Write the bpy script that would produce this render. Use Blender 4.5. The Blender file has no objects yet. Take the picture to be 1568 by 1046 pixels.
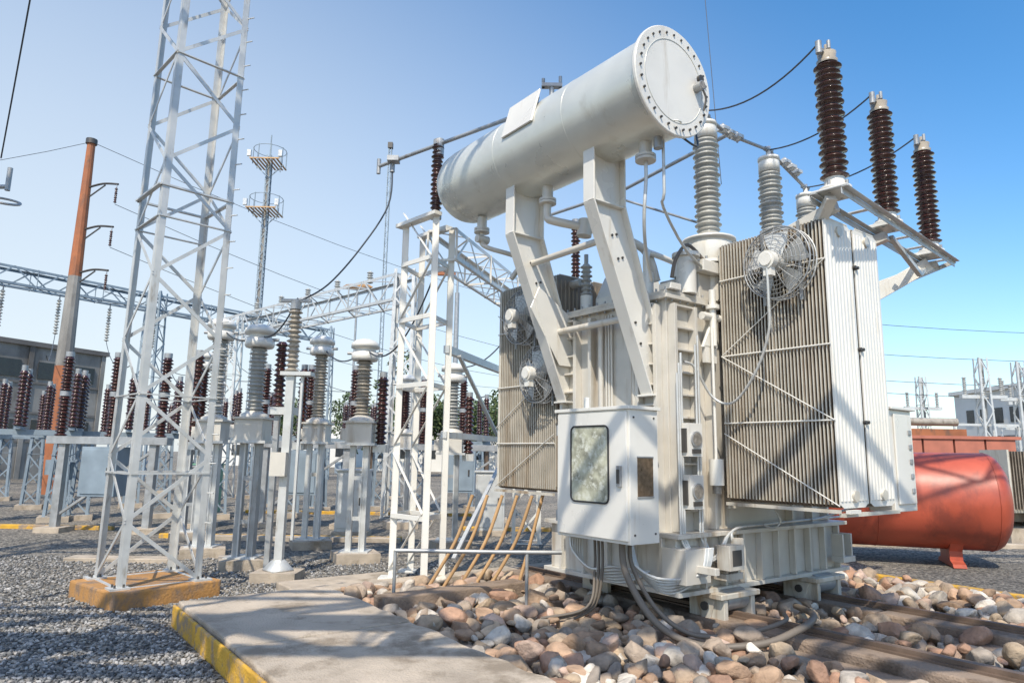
import bpy, math, random
import numpy as np
from mathutils import Vector, Matrix
random.seed(7); np.random.seed(7)
V=Vector
sc=bpy.context.scene
rad=math.radians

# ---------------------------------------------------------------- materials
def mat(name,col,rough=.5,metal=0.,var=.12,vs=3.,dirt=None,ds=2.,dth=.58,streak=.25,bump=0.,bs=40.,coat=0.,attr=None,spec=.5,damt=1.):
    m=bpy.data.materials.new(name); m.use_nodes=True
    nt=m.node_tree; N=nt.nodes; L=nt.links
    b=N['Principled BSDF']
    b.inputs['Roughness'].default_value=rough; b.inputs['Metallic'].default_value=metal
    b.inputs['Specular IOR Level'].default_value=spec
    if coat: b.inputs['Coat Weight'].default_value=coat; b.inputs['Coat Roughness'].default_value=.15
    tc=N.new('ShaderNodeTexCoord')
    n1=N.new('ShaderNodeTexNoise'); n1.inputs['Scale'].default_value=vs; n1.inputs['Detail'].default_value=6
    L.new(tc.outputs['Object'],n1.inputs['Vector'])
    mr=N.new('ShaderNodeMapRange'); mr.inputs[1].default_value=.3; mr.inputs[2].default_value=.7
    mr.inputs[3].default_value=1-var; mr.inputs[4].default_value=1+var*.5
    L.new(n1.outputs['Fac'],mr.inputs[0])
    mul=N.new('ShaderNodeMixRGB'); mul.blend_type='MULTIPLY'; mul.inputs[0].default_value=1
    mul.inputs[1].default_value=(*col,1)
    if attr:
        at=N.new('ShaderNodeAttribute'); at.attribute_name=attr; L.new(at.outputs['Color'],mul.inputs[1])
    L.new(mr.outputs[0],mul.inputs[2])
    out=mul.outputs[0]
    if dirt:
        mp=N.new('ShaderNodeMapping'); mp.inputs['Scale'].default_value=(1,1,streak)
        L.new(tc.outputs['Object'],mp.inputs[0])
        n2=N.new('ShaderNodeTexNoise'); n2.inputs['Scale'].default_value=ds*3; n2.inputs['Detail'].default_value=8; n2.inputs['Roughness'].default_value=.65
        L.new(mp.outputs[0],n2.inputs['Vector'])
        r2=N.new('ShaderNodeMapRange'); r2.inputs[1].default_value=dth; r2.inputs[2].default_value=dth+.14; r2.inputs[4].default_value=damt
        L.new(n2.outputs['Fac'],r2.inputs[0])
        mx=N.new('ShaderNodeMixRGB'); mx.inputs[2].default_value=(*dirt,1)
        L.new(r2.outputs[0],mx.inputs[0]); L.new(out,mx.inputs[1]); out=mx.outputs[0]
    L.new(out,b.inputs['Base Color'])
    rr=N.new('ShaderNodeMapRange'); rr.inputs[1].default_value=.3; rr.inputs[2].default_value=.7; rr.inputs[3].default_value=max(0,rough-.08); rr.inputs[4].default_value=min(1,rough+.12)
    L.new(n1.outputs['Fac'],rr.inputs[0]); L.new(rr.outputs[0],b.inputs['Roughness'])
    if bump:
        n3=N.new('ShaderNodeTexNoise'); n3.inputs['Scale'].default_value=bs; n3.inputs['Detail'].default_value=5
        L.new(tc.outputs['Object'],n3.inputs['Vector'])
        bp=N.new('ShaderNodeBump'); bp.inputs['Strength'].default_value=bump; bp.inputs['Distance'].default_value=.02
        L.new(n3.outputs['Fac'],bp.inputs['Height']); L.new(bp.outputs[0],b.inputs['Normal'])
    return m
M={}
M['white']=mat('white_paint',(.60,.57,.51),.38,.08,.16,2.5,dirt=(.33,.26,.18),ds=1.3,dth=.54,streak=.12,bump=.05,bs=25,damt=.8)
M['white2']=mat('white_paint_clean',(.72,.70,.645),.32,.08,.08,2,dirt=(.47,.41,.32),ds=2.,dth=.59,streak=.12,damt=.75)
M['alu']=mat('conservator_paint',(.66,.665,.61),.31,.35,.10,2.2,dirt=(.46,.43,.36),ds=1.,dth=.56,streak=.5,bump=.04,bs=12,damt=.6)
M['rad']=mat('radiator_paint',(.62,.58,.50),.34,.2,.14,5,dirt=(.36,.27,.18),ds=1.5,dth=.54,streak=.1)
M['fin']=mat('radiator_fin_dirt_gap_shade',(.27,.225,.175),.42,.15,.25,5,dirt=(.14,.10,.07),ds=1.5,dth=.5,streak=.15)  # dark tone paints the shade between fins as well as dirt
M['silver']=mat('aluminium_paint',(.58,.585,.57),.38,.3,.14,6,dirt=(.33,.29,.24),ds=3,dth=.58)
M['galv']=mat('galvanised_steel',(.36,.37,.375),.42,.4,.2,8,dirt=(.22,.18,.15),ds=3,dth=.6)
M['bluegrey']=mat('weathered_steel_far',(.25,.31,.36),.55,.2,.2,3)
M['brown']=mat('brown_porcelain',(.050,.016,.011),.2,0,.3,6,coat=.5)
M['greyp']=mat('grey_porcelain',(.38,.38,.355),.28,0,.15,6,coat=.3,dirt=(.2,.17,.13),dth=.57)
M['beigep']=mat('beige_porcelain',(.36,.32,.26),.3,0,.2,6,coat=.2,dirt=(.13,.10,.07),dth=.55)
M['black']=mat('black_rubber',(.02,.02,.022),.55)
M['cable']=mat('grey_cable',(.15,.125,.10),.6)
M['dark']=mat('dark_steel',(.09,.085,.08),.5,.5)
M['wire']=mat('conductor',(.07,.08,.095),.5,.3)
M['tan']=mat('tan_hose',(.50,.31,.15),.6,var=.25)
M['concrete']=mat('concrete',(.50,.42,.33),.9,0,.28,1.8,dirt=(.26,.21,.155),ds=.8,dth=.49,streak=1,bump=.7,bs=60)
M['concrete2']=mat('concrete_plinth',(.44,.37,.29),.9,0,.3,4,dirt=(.24,.19,.13),ds=1.5,dth=.55,streak=1,bump=.4,bs=50)
M['rustcon']=mat('rust_stained_beam',(.26,.195,.145),.85,0,.3,2.5,dirt=(.13,.09,.06),ds=1.2,dth=.5,streak=1,bump=.6,bs=50)
M['yellow']=mat('worn_yellow_paint',(.60,.34,.035),.7,0,.25,4,dirt=(.26,.20,.15),ds=2.,dth=.46,streak=1,bump=.5,bs=50)
M['orange']=mat('worn_orange_paint',(.43,.22,.07),.75,0,.3,3,dirt=(.22,.15,.10),ds=2,dth=.46,streak=.6,bump=.4,bs=40)
M['rust']=mat('rusty_orange_paint',(.34,.12,.05),.7,0,.3,2,dirt=(.16,.08,.05),ds=1,dth=.55,streak=.3)
M['red']=mat('red_oxide_paint',(.44,.085,.045),.40,0,.3,1.5,dirt=(.25,.055,.035),ds=.7,dth=.50,streak=.5,bump=.05,bs=10)
M['wallgrey']=mat('dark_concrete_wall',(.27,.26,.24),.9,0,.35,.6,dirt=(.12,.11,.10),ds=.2,dth=.5,streak=.3)
M['wallgrey2']=mat('concrete_wall_band',(.17,.16,.15),.9,0,.3,.6)
M['window']=mat('window_dark',(.03,.035,.04),.2)
M['wallwhite']=mat('white_wall',(.66,.65,.61),.8,0,.1,.5)
M['brick']=mat('red_brick',(.42,.15,.10),.85,0,.2,3)
M['rock']=mat('rock',(1,1,1),.85,0,.4,9,attr='Col',bump=.8,bs=28)
M['peb']=mat('pebble',(1,1,1),.9,0,.2,30,attr='Col')
M['plate']=mat('nameplate',(.20,.14,.09),.35,.5,.4,30)
M['winpane']=mat('dusty_glass_reflections',(.42,.42,.32),.10,0,.5,11,dirt=(.60,.61,.53),ds=5,dth=.5,streak=1)  # pale mottle paints reflections into the dusty pane
M['dial']=mat('dial_face',(.25,.23,.20),.2,0,.4,30)
M['trunk']=mat('bark',(.10,.07,.05),.9)
M['leaf']=mat('foliage',(.055,.09,.03),.8,0,.5,2)
M['leaf2']=mat('foliage_light',(.10,.13,.04),.8,0,.4,2)
M['green']=mat('green_enamel',(.16,.36,.25),.5)

# ---------------------------------------------------------------- mesh builder
class MB:
    def __init__(s): s.v=[];s.f=[];s.m=[];s.s=[];s.mats=[]
    def mi(s,k):
        if k not in s.mats: s.mats.append(k)
        return s.mats.index(k)
    def add(s,vs,fs,k,sm=False):
        o=len(s.v); s.v.extend([tuple(p) for p in vs]); i=s.mi(k)
        for f in fs: s.f.append(tuple(o+a for a in f)); s.m.append(i); s.s.append(sm)
    def hexa(s,P,k): s.add(P,[(3,2,1,0),(4,5,6,7),(0,1,5,4),(1,2,6,5),(2,3,7,6),(3,0,4,7)],k)
    def bb(s,x0,x1,y0,y1,z0,z1,k):
        s.hexa([(x0,y0,z0),(x1,y0,z0),(x1,y1,z0),(x0,y1,z0),(x0,y0,z1),(x1,y0,z1),(x1,y1,z1),(x0,y1,z1)],k)
    def frame(s,d,up=(0,0,1)):
        d=V(d).normalized(); u=V(up)
        if abs(d.dot(u))>.98: u=V((0,1,0)) if abs(d.y)<.9 else V((1,0,0))
        x=d.cross(u).normalized(); y=x.cross(d).normalized()
        return x,y,d
    def bar(s,p,q,w,h,k,up=(0,0,1),ox=0,oy=0):
        p=V(p);q=V(q); x,y,d=s.frame(q-p,up)
        a=[]
        for e in (p,q):
            for (i,j) in ((-1,-1),(1,-1),(1,1),(-1,1)): a.append(e+x*(ox+i*w/2)+y*(oy+j*h/2))
        s.hexa(a,k)
    def ang(s,p,q,w,k,up=(0,0,1),t=.008,sx=1,sy=1):
        s.bar(p,q,w,t,k,up,ox=sx*w/2,oy=0); s.bar(p,q,t,w,k,up,ox=0,oy=sy*(w/2+t/2))
    def cyl(s,p,q,r,k,r2=None,n=16,caps=True,sm=True):
        p=V(p);q=V(q); r2=r if r2 is None else r2
        x,y,d=s.frame(q-p); vs=[]
        for e,rr in ((p,r),(q,r2)):
            for i in range(n):
                a=2*math.pi*i/n; vs.append(e+x*math.cos(a)*rr+y*math.sin(a)*rr)
        s.add(vs,[(i,i+n,(i+1)%n+n,(i+1)%n)[::1] for i in range(n)],k,sm)
        if caps:
            s.add(vs[:n],[tuple(range(n))],k); s.add(vs[n:],[tuple(range(n-1,-1,-1))],k)
    def lathe(s,p,d,prof,k,n=20,sm=True):
        p=V(p); x,y,d=s.frame(d); vs=[]
        for r,h in prof:
            for i in range(n):
                a=2*math.pi*i/n; vs.append(p+d*h+x*math.cos(a)*r+y*math.sin(a)*r)
        fs=[]
        for j in range(len(prof)-1):
            for i in range(n):
                fs.append((j*n+i,(j+1)*n+i,(j+1)*n+(i+1)%n,j*n+(i+1)%n))
        s.add(vs,fs,k,sm)
    def tube(s,pts,r,k,n=8,sub=6):
        P=[V(p) for p in pts]
        if len(P)>2 and sub>1:
            Q=[]
            for i in range(len(P)-1):
                p0=P[max(i-1,0)];p1=P[i];p2=P[i+1];p3=P[min(i+2,len(P)-1)]
                for j in range(sub):
                    t=j/sub
                    Q.append(.5*((2*p1)+(p2-p0)*t+(2*p0-5*p1+4*p2-p3)*t*t+(3*p1-p0-3*p2+p3)*t**3))
            Q.append(P[-1]); P=Q
        vs=[];m=len(P); prev=None
        for i,p in enumerate(P):
            d=(P[min(i+1,m-1)]-P[max(i-1,0)])
            if d.length<1e-6: d=V((0,0,1))
            d.normalize()
            if prev is None: x,y,_=s.frame(d)
            else:
                x=(prev-d*prev.dot(d)).normalized(); y=x.cross(d)
            prev=x
            for j in range(n):
                a=2*math.pi*j/n; vs.append(p+x*math.cos(a)*r+y*math.sin(a)*r)
        fs=[(i*n+j,(i+1)*n+j,(i+1)*n+(j+1)%n,i*n+(j+1)%n) for i in range(m-1) for j in range(n)]
        s.add(vs,fs,k,True)
    def sag(s,p,q,r,k,drop,n=6,seg=14):
        p=V(p);q=V(q)
        s.tube([p.lerp(q,i/seg)-V((0,0,drop*4*(i/seg)*(1-i/seg))) for i in range(seg+1)],r,k,n=n,sub=1)
    def ring(s,c,nrm,R,r,k,N=32,n=5):
        x,y,d=s.frame(nrm); c=V(c)
        s.tube([c+x*math.cos(2*math.pi*i/N)*R+y*math.sin(2*math.pi*i/N)*R for i in range(N+1)],r,k,n=n,sub=1)
    def prism(s,poly,o,ex,ey,th,k):
        o=V(o);ex=V(ex);ey=V(ey);th=V(th);n=len(poly)
        A=[o+ex*a+ey*b for a,b in poly]; B=[p+th for p in A]
        s.add(A+B,[tuple(range(n-1,-1,-1)),tuple(range(n,2*n))]+[(i,(i+1)%n,(i+1)%n+n,i+n) for i in range(n)],k)
    def insul(s,p,h,rc,rs,k,ns,d=(0,0,1),n=20):
        pr=[];pt=h/ns
        for i in range(ns):
            z=i*pt; f=1 if i%2==0 else .88
            pr+= [(rc,z),(rs*f*.97,z+.28*pt),(rs*f,z+.36*pt),(rs*f*.93,z+.46*pt),(rc*1.05,z+.8*pt)]
        pr.append((rc,h)); s.lathe(p,d,pr,k,n)
    def lattice(s,p,q,w,h,n,k,up=(0,0,1),lw=.06,bw=.04,w2=None,h2=None,hor=True):
        p=V(p);q=V(q);x,y,d=s.frame(q-p,up); w2=w2 or w;h2=h2 or h
        def c(t,i):
            sx,sy=((-1,-1),(1,-1),(1,1),(-1,1))[i%4]; o=p.lerp(q,t)
            return o+x*sx*(w+(w2-w)*t)/2+y*sy*(h+(h2-h)*t)/2
        for i in range(4):
            sx,sy=((-1,-1),(1,-1),(1,1),(-1,1))[i]
            s.ang(c(0,i),c(1,i),lw,k,up=y,t=lw*.13,sx=-sx,sy=-sy)
        for j in range(n):
            t0=j/n;t1=(j+1)/n
            for i in range(4):
                a,b=(i,i+1) if (j+i)%2 else (i+1,i)
                s.bar(c(t0,a),c(t1,b),bw,bw*.25,k,up=(c(0,i)+c(0,i+1))/2-p)
                if hor and j%3==0: s.bar(c(t0,a),c(t0,b),bw,bw*.3,k,up=d)
    def obj(s,name,parent=None,bevel=0,seg=1):
        me=bpy.data.meshes.new(name); me.from_pydata(s.v,[],s.f)
        me.polygons.foreach_set('material_index',s.m); me.polygons.foreach_set('use_smooth',s.s)
        for k in s.mats: me.materials.append(M[k])
        me.update()
        o=bpy.data.objects.new(name,me); sc.collection.objects.link(o)
        if parent: o.parent=parent
        if bevel:
            b=o.modifiers.new('bev','BEVEL'); b.width=bevel; b.segments=seg; b.limit_method='ANGLE'; b.angle_limit=rad(50)
        return o
def empty(name,loc=(0,0,0),rz=0):
    e=bpy.data.objects.new(name,None); e.location=loc; e.rotation_euler=(0,0,rz); sc.collection.objects.link(e); return e

OX,OY=1.51,6.57
def W(s,t,z=0): return V((OX+.8*s-.6*t,OY+.6*s+.8*t,z))
ANG=math.atan2(.6,.8)

# ================================================================ TRANSFORMER
T=empty('power_transformer',(OX,OY,0),ANG)
b=MB()
b.bb(0,2.7,0,1.5,.9,3.15,'white')
b.bb(-.07,2.77,-.07,1.57,3.15,3.19,'white'); b.bb(-.05,2.75,-.05,1.55,3.195,3.23,'white')
for t in np.arange(-.03,1.55,.12): b.cyl((-.035,t,3.13),(-.035,t,3.26),.012,'galv',n=6)
for s in np.arange(.05,2.7,.12): b.cyl((s,-.035,3.13),(s,-.035,3.26),.012,'galv',n=6)
b.bb(-.08,2.78,-.12,1.62,.42,.88,'white'); b.bb(-.14,2.84,-.20,1.68,.38,.42,'white'); b.bb(-.14,2.84,-.20,1.68,.881,.92,'white')
for s in np.arange(.25,2.8,.3): b.bb(s,s+.03,-.19,-.121,.421,.88,'white')
for t in np.arange(0,1.6,.35): b.bb(-.135,-.081,t,t+.03,.421,.88,'white')
for t in (.06,.3,.98,1.22,1.44):
    b.bb(-.09,-.001,t,t+.045,.92,3.1,'white')
for z in np.arange(1.9,3.1,.2):
    b.bb(-.085,-.001,.105,.3,z,z+.02,'white'); b.bb(-.085,-.001,1.265,1.44,z,z+.02,'white')
for s in (.02,.33,.56,1.9,2.3,2.62): b.bb(s,s+.04,-.09,-.001,.925,3.1,'white')
for z in np.arange(1.1,3.1,.22): b.bb(.06,.33,-.07,-.001,z,z+.02,'white')
b.bb(-.16,.18,-.30,-.02,.50,.80,'white')
b.bb(-.02,.04,-.5,-.2,.6,.66,'white')
for s in (.35,2.45):
    b.bb(s,s+.26,-.34,-.2,.5,.56,'white'); b.bb(s+.02,s+.05,-.33,-.201,.56,.8,'white'); b.bb(s+.2,s+.23,-.33,-.201,.56,.8,'white')
b.cyl((.62,-.28,.62),(.62,-.28,.86),.06,'white'); b.cyl((.62,-.28,.7),(.62,-.12,.7),.05,'white')
b.bb(.3,.52,-.42,-.28,.6,.82,'white'); b.bb(.34,.48,-.425,-.42,.64,.78,'dark')
b.obj('tank',T,.008)
b=MB()
for s in (.6,2.2):
    for t in (-.1,1.4):
        b.bb(s-.24,s-.18,t-.2,t+.2,.12,.38,'rad'); b.bb(s+.18,s+.24,t-.2,t+.2,.12,.38,'rad')
        b.bb(s-.3,s+.3,t-.22,t+.22,.33,.379,'rad')
        b.cyl((s-.16,t-.09,.30),(s+.16,t-.09,.30),.10,'galv',n=20); b.cyl((s-.16,t+.13,.30),(s+.16,t+.13,.30),.09,'galv',n=20)
        b.cyl((s-.28,t,.25),(s+.28,t,.25),.04,'dark',n=12)
        b.prism([(-.12,.33),(.12,.33),(.05,.14),(-.05,.14)],(s+.24,t,0),(0,1,0),(0,0,1),(.02,0,0),'rad')
        b.prism([(-.12,.33),(.12,.33),(.05,.14),(-.05,.14)],(s-.26,t,0),(0,1,0),(0,0,1),(.02,0,0),'rad')
b.obj('wheel_bogies',T,.006)
# conservator
b=MB()
z0=4.92
ax=V((0,1,.012)).normalized()
P0=V((-.65,0,z0))
b.lathe(P0,ax,[(.46,-.66),(.46,-.60),(.46,.30),(.46,1.45),(.46,2.45),(.459,2.52),(.45,2.62),(.42,2.71),(.36,2.78),(.25,2.83),(.12,2.855),(.001,2.86)],'alu',n=72)
for t in (.31,1.46,2.47): b.ring(P0+ax*t,ax,.459,.004,'alu',N=72)
b.lathe(P0,ax,[(.001,-.702),(.40,-.702),(.50,-.702),(.508,-.695),(.508,-.672),(.50,-.668),(.44,-.666)],'white2',n=72,sm=False)
b.lathe(P0,ax,[(.47,-.665),(.495,-.66),(.495,-.645),(.455,-.64)],'alu',n=72,sm=False)
b.ring(P0-ax*.703,ax,.385,.004,'alu',N=48)
for i in range(28):
    a=2*math.pi*i/28; c=P0+V((math.cos(a)*.445,0,math.sin(a)*.445))
    b.cyl(c-ax*.718,c-ax*.70,.011,'dark',n=6)
b.cyl(P0+V((.30,-.70,.03)),P0+V((.30,-.78,.03)),.045,'galv'); b.cyl(P0+V((.30,-.74,.10)),P0+V((.30,-.77,.10)),.035,'dark')
b.cyl(P0+V((.30,-.78,.03)),P0+V((.30,-.785,.03)),.036,'dial')
b.tube([P0+V((.30,-.76,.03)),P0+V((.34,-.78,-.08)),P0+V((.33,-.76,-.2))],.010,'dark')
b.tube([P0+V((-.04,-.72,-.4)),P0+V((-.02,-.75,-.41)),P0+V((.02,-.75,-.41)),P0+V((.04,-.72,-.4))],.008,'alu',n=5)
b.cyl((-.65,1.55,5.38),(-.65,1.55,5.46),.05,'alu'); b.cyl((-.65,.0,5.38),(-.65,.0,5.43),.07,'alu')
b.tube([(-.65,-.55,5.37),(-.65,-.55,5.45),(-.65,-.45,5.46),(-.65,-.42,5.38)],.015,'alu')
for t in (-.35,1.05,2.3):
    b.cyl((-.65,t,4.33),(-.65,t,4.48),.06,'white'); b.cyl((-.65,t,4.31),(-.65,t,4.335),.095,'white'); b.cyl((-.65,t,4.28),(-.65,t,4.305),.095,'white')
b.tube([(-.65,2.3,4.3),(-.65,2.3,4.16),(-.6,2.22,4.08),(-.4,2.05,4.0),(-.1,1.9,3.9)],.03,'white')
b.cyl((-.72,2.3,4.2),(-.56,2.3,4.2),.05,'white')
b.tube([(-.65,1.05,4.3),(-.65,1.05,4.14),(-.6,.98,4.08),(-.2,.7,3.98),(.3,.55,3.85),(.45,.5,3.5)],.045,'white')
b.cyl((-.35,.80,3.92),(-.33,.79,4.1),.08,'white')
b.tube([(-.65,-.35,4.3),(-.65,-.35,4.1),(-.65,-.32,3.75),(-.5,-.2,3.5),(-.2,0,3.3)],.016,'silver')
b.cyl((-.65,-.50,4.35),(-.65,-.5,4.5),.04,'galv')
b.tube([(-.58,-.5,4.45),(-.58,-.5,3.95),(-.50,-.42,3.85),(.1,-.2,3.6),(.8,.0,3.5)],.014,'silver',sub=3)
b.tube([(-.5,-.60,4.5),(-.3,-.65,4.42),(-.1,-.5,4.65),(.0,-.4,4.9)],.010,'wire')
b.obj('conservator',T)
b=MB()
al=rad(150); c=V((-.65,1.0,z0))+V((math.cos(al),0,math.sin(al)))*.485
tilt=rad(14); tx=V((-math.sin(al+tilt),0,math.cos(al+tilt)));nn=V((math.cos(al+tilt),0,math.sin(al+tilt)))
b.bar(c-V((0,.26,0)),c+V((0,.26,0)),.02,.40,'white2',up=-tx)
for y in (-.2,.2): b.bar(c+V((0,y,0))-nn*.03-tx*.15,c+V((0,y,0))-nn*.03+tx*.1,.03,.03,'dark')
b.obj('conservator_plate',T,.003)
# supports
b=MB()
for t in (.16,1.42):
    E=[(-.86,4.60),(-.46,4.60),(-.46,4.02),(0.,2.75),(0.,2.28),(-.1,2.22),(-.86,4.0)]
    b.prism(E,(0,t,0),(1,0,0),(0,0,1),(0,.018,0),'white2')
    def fl(p,q): b.bar((p[0],t+.009,p[1]),(q[0],t+.009,q[1]),.15,.018,'white2',up=V((q[1]-p[1],0,-(q[0]-p[0]))))
    fl((-.868,4.6),(-.868,4.0)); fl((-.868,4.0),(-.108,2.215)); fl((-.452,4.6),(-.452,4.02)); fl((-.452,4.02),(-.008,2.78))
    b.bar((-.88,t-.02,4.01),(-.45,t-.02,4.01),.07,.015,'white2')
    b.bar((-.14,t+.009,2.2),(.0,t+.009,2.2),.2,.02,'white2')
    for (s,z) in ((-.58,3.72),(-.50,3.5),(-.27,2.9),(-.2,2.7),(-.52,3.74),(-.44,3.52)):
        b.cyl((s,t-.012,z),(s,t-.0,z),.014,'dark',n=6)
b.prism([(-.5,3.45),(-.0,3.15),(-.0,2.6),(-.2,2.6),(-.62,3.2)],(0,1.36,0),(1,0,0),(0,0,1),(0,.016,0),'white2')
b.cyl((-.55,.2,3.72),(-.55,1.62,3.72),.035,'white'); b.cyl((-.2,.2,2.98),(-.2,1.75,2.98),.035,'white')
b.cyl((-.55,1.55,3.72),(-.55,1.58,3.72),.07,'white')
b.tube([(-.55,1.62,3.72),(-.55,1.7,3.7),(-.6,1.75,3.6)],.03,'white')
b.obj('conservator_supports',T,.003)

def radiator(name,s0,s1,t0,t1,z0,z1,headT=0,endm='white2'):
    b=MB(); n=int(abs(t1-t0)/.035); sg=1 if t1>t0 else -1
    for i in range(n+1):
        t=t0+(t1-t0)*i/n; last=(i==n)
        oct_=lambda q:[(s0+q,z0+.03),(s0+.06,z0),(s1-.06,z0),(s1-q,z0+.03),(s1-q,z1-.03),(s1-.06,z1),(s0+.06,z1),(s0+q,z1-.03)]
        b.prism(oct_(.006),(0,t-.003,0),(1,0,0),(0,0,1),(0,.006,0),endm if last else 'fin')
        for se in (s0,s1):
            b.bb(se-.005,se+.007,t-.0048,t+.0048,z0+.03,z1-.03,endm if last else 'rad')
        b.bb(s0+.05,s1-.05,t-.006,t+.006,z1-.004,z1+.006,endm if last else 'rad')
        nr=8
        if last or i==0 or i%8==0:
            for k in range(nr):
                c=s0+(k+.5)*(s1-s0)/nr; hw=(s1-s0)/nr*.36; th=.013
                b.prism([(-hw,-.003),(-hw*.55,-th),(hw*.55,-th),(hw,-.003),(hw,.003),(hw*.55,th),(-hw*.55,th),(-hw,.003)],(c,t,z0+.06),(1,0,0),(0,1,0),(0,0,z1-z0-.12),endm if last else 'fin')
    sm=(s0+s1)/2
    for z in (z0+.1,z1-.1): b.cyl((sm,headT,z),(sm,t1+.03*sg,z),.05,'rad')
    b.obj(name,T)
radiator('radiator_front_a',.67,1.15,-.16,-1.28,1.2,3.8,headT=.0)
radiator('radiator_front_b',1.20,1.66,-.16,-1.28,1.2,3.8,headT=.0)
radiator('radiator_rear_a',.0,.5,1.66,2.78,1.2,3.75,headT=1.5)
radiator('radiator_rear_b',.56,1.06,1.66,2.78,1.2,3.75,headT=1.5)
b=MB()
for (s,ta,tb,zz) in ((.655,-.16,-1.29,(1.95,2.62,3.4)),(-.015,1.66,2.79,(1.75,2.45,3.15))):
    for z in zz: b.cyl((s,ta,z),(s,tb,z),.009,'white2',n=6)
    b.cyl((s-.01,ta,2.62),(s-.01,tb,1.95),.006,'white2',n=6); b.cyl((s-.01,ta,2.62),(s-.01,tb,3.4),.006,'white2',n=6)
    b.cyl((s-.01,ta,1.85),(s-.01,tb,1.22),.006,'white2',n=6)
    b.bb(s-.02,s+.01,min(ta,tb),max(ta,tb),1.16,1.19,'rad')
for z in (1.95,2.62,3.4):
    for s in (1.15,1.20): b.cyl((s,-1.32,z),(s,-1.28,z),.016,'dark',n=8)
b.bb(.66,1.67,-1.32,-1.27,1.13,1.16,'rad'); b.bb(.66,1.67,-.2,-.16,1.13,1.16,'rad')
b.bb(.68,.86,-1.36,-1.32,1.16,1.19,'white2')
b.obj('radiator_bracing',T)
b=MB()
b.bb(1.74,2.20,-1.25,-1.0,1.13,2.1,'white2'); b.bb(1.71,2.23,-1.29,-.97,2.10,2.13,'white2'); b.bb(1.80,2.16,-1.27,-1.251,1.2,2.06,'white2')
for z in np.arange(1.3,2.0,.14): b.bb(2.06,2.12,-1.282,-1.271,z,z+.05,'galv')
b.bb(1.85,2.1,-1.0,-.0,1.2,1.25,'white2')
b.obj('side_box',T,.006)

def fan(name,c,r):
    b=MB(); c=V(c); n=V((-1,0,0))
    for R_ in np.linspace(.16,1,9): b.ring(c+n*(.07*(1-R_**3)+.06),n,r*R_,.0035,'galv',N=36,n=4)
    b.ring(c+n*.06,n,r,.008,'galv',N=40); b.ring(c-n*.05,n,r,.008,'silver',N=40); b.ring(c+n*.0,n,r,.005,'galv',N=40)
    for i in range(16):
        a=2*math.pi*i/16; d=V((0,math.cos(a),math.sin(a)))
        b.tube([c+n*.13+d*r*.15,c+n*.12+d*r*.6,c+n*.06+d*r,c-n*.05+d*r],.0035,'galv',n=4,sub=1)
    b.cyl(c+n*.0,c+n*.15,.075,'white2'); b.cyl(c+n*.15,c+n*.22,.085,'white2',n=20); b.cyl(c+n*.22,c+n*.235,.06,'white2')
    b.bb(c.x-.21,c.x-.14,c.y-.04,c.y+.04,c.z-.15,c.z-.07,'white2')
    for i in range(5):
        a=2*math.pi*i/5+.3
        P=[]
        for rr,aw,tw in ((.07,.25,.04),(r*.6,.42,.035),(r*.92,.36,.02)):
            for sg in (-1,1):
                aa=a+sg*aw; P.append(c+V((-.03+sg*tw,math.cos(aa)*rr,math.sin(aa)*rr)))
        b.add(P,[(0,1,3,2),(2,3,5,4)],'silver',True); b.add([p+V((.004,0,0)) for p in P],[(1,0,2,3),(3,2,4,5)],'silver',True)
    for sg in (-1,1): b.bar(c+V((.03,sg*r*.55,-r*1.1)),c+V((.03,sg*r*.55,r*1.1)),.03,.01,'galv',up=(1,0,0))
    b.obj(name,T)
fan('cooling_fan_a',(.57,-.89,3.42),.34)
fan('cooling_fan_b',(-.11,2.14,3.27),.33)
fan('cooling_fan_c',(-.11,1.80,2.54),.33)

def bushing(name,s,t,zb,zz):
    b=MB()
    b.cyl((s,t,3.23),(s,t,zb-.32),.20,'white',n=28)
    b.cyl((s,t,zb-.34),(s,t,zb-.31),.28,'white2',n=28)
    b.lathe((s,t,zb-.31),(0,0,1),[(.24,0),(.255,.05),(.255,.2),(.24,.25),(.285,.25),(.285,.275),(.19,.276),(.19,.31),(.13,.31)],'white2',n=32)
    for i in range(12):
        a=2*math.pi*i/12; b.cyl((s+.26*math.cos(a),t+.26*math.sin(a),zb-.36),(s+.26*math.cos(a),t+.26*math.sin(a),zb-.28),.014,'galv',n=6)
    b.insul((s,t,zb),zz-zb,.105,.145,'greyp',20,n=28)
    b.lathe((s,t,zz),(0,0,1),[(.10,0),(.125,.0),(.125,.12),(.11,.15),(.13,.155),(.13,.19),(.06,.21),(.03,.215),(.03,.34),(.0,.34)],'white2',n=24)
    b.cyl((s-.07,t,zz+.3),(s+.07,t,zz+.3),.03,'galv',n=10)
    b.obj(name,T)
bushing('hv_bushing_a',.85,.1,3.98,5.12)
bushing('hv_bushing_b',2.12,.12,3.98,5.08)
bushing('hv_bushing_c',3.35,.35,3.9,4.98)
b=MB()
b.bb(.5,2.6,-.02,.5,3.235,3.5,'white'); b.bb(.45,.75,-.12,.3,3.5,3.62,'white2')
b.cyl((.3,-.02,3.24),(.3,-.02,3.62),.10,'white2',n=20); b.cyl((.3,-.02,3.62),(.3,-.02,3.66),.14,'white2',n=20)
b.cyl((.12,.35,3.24),(.12,.35,3.5),.07,'white2')
b.prism([(.25,3.23),(.95,3.23),(.95,3.4),(.8,3.68),(.4,3.68),(.25,3.4)],(0,.8,0),(1,0,0),(0,0,1),(0,.45,0),'white2')
b.prism([(1.25,3.23),(1.95,3.23),(1.95,3.4),(1.8,3.68),(1.4,3.68),(1.25,3.4)],(0,.8,0),(1,0,0),(0,0,1),(0,.45,0),'white2')
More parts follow.
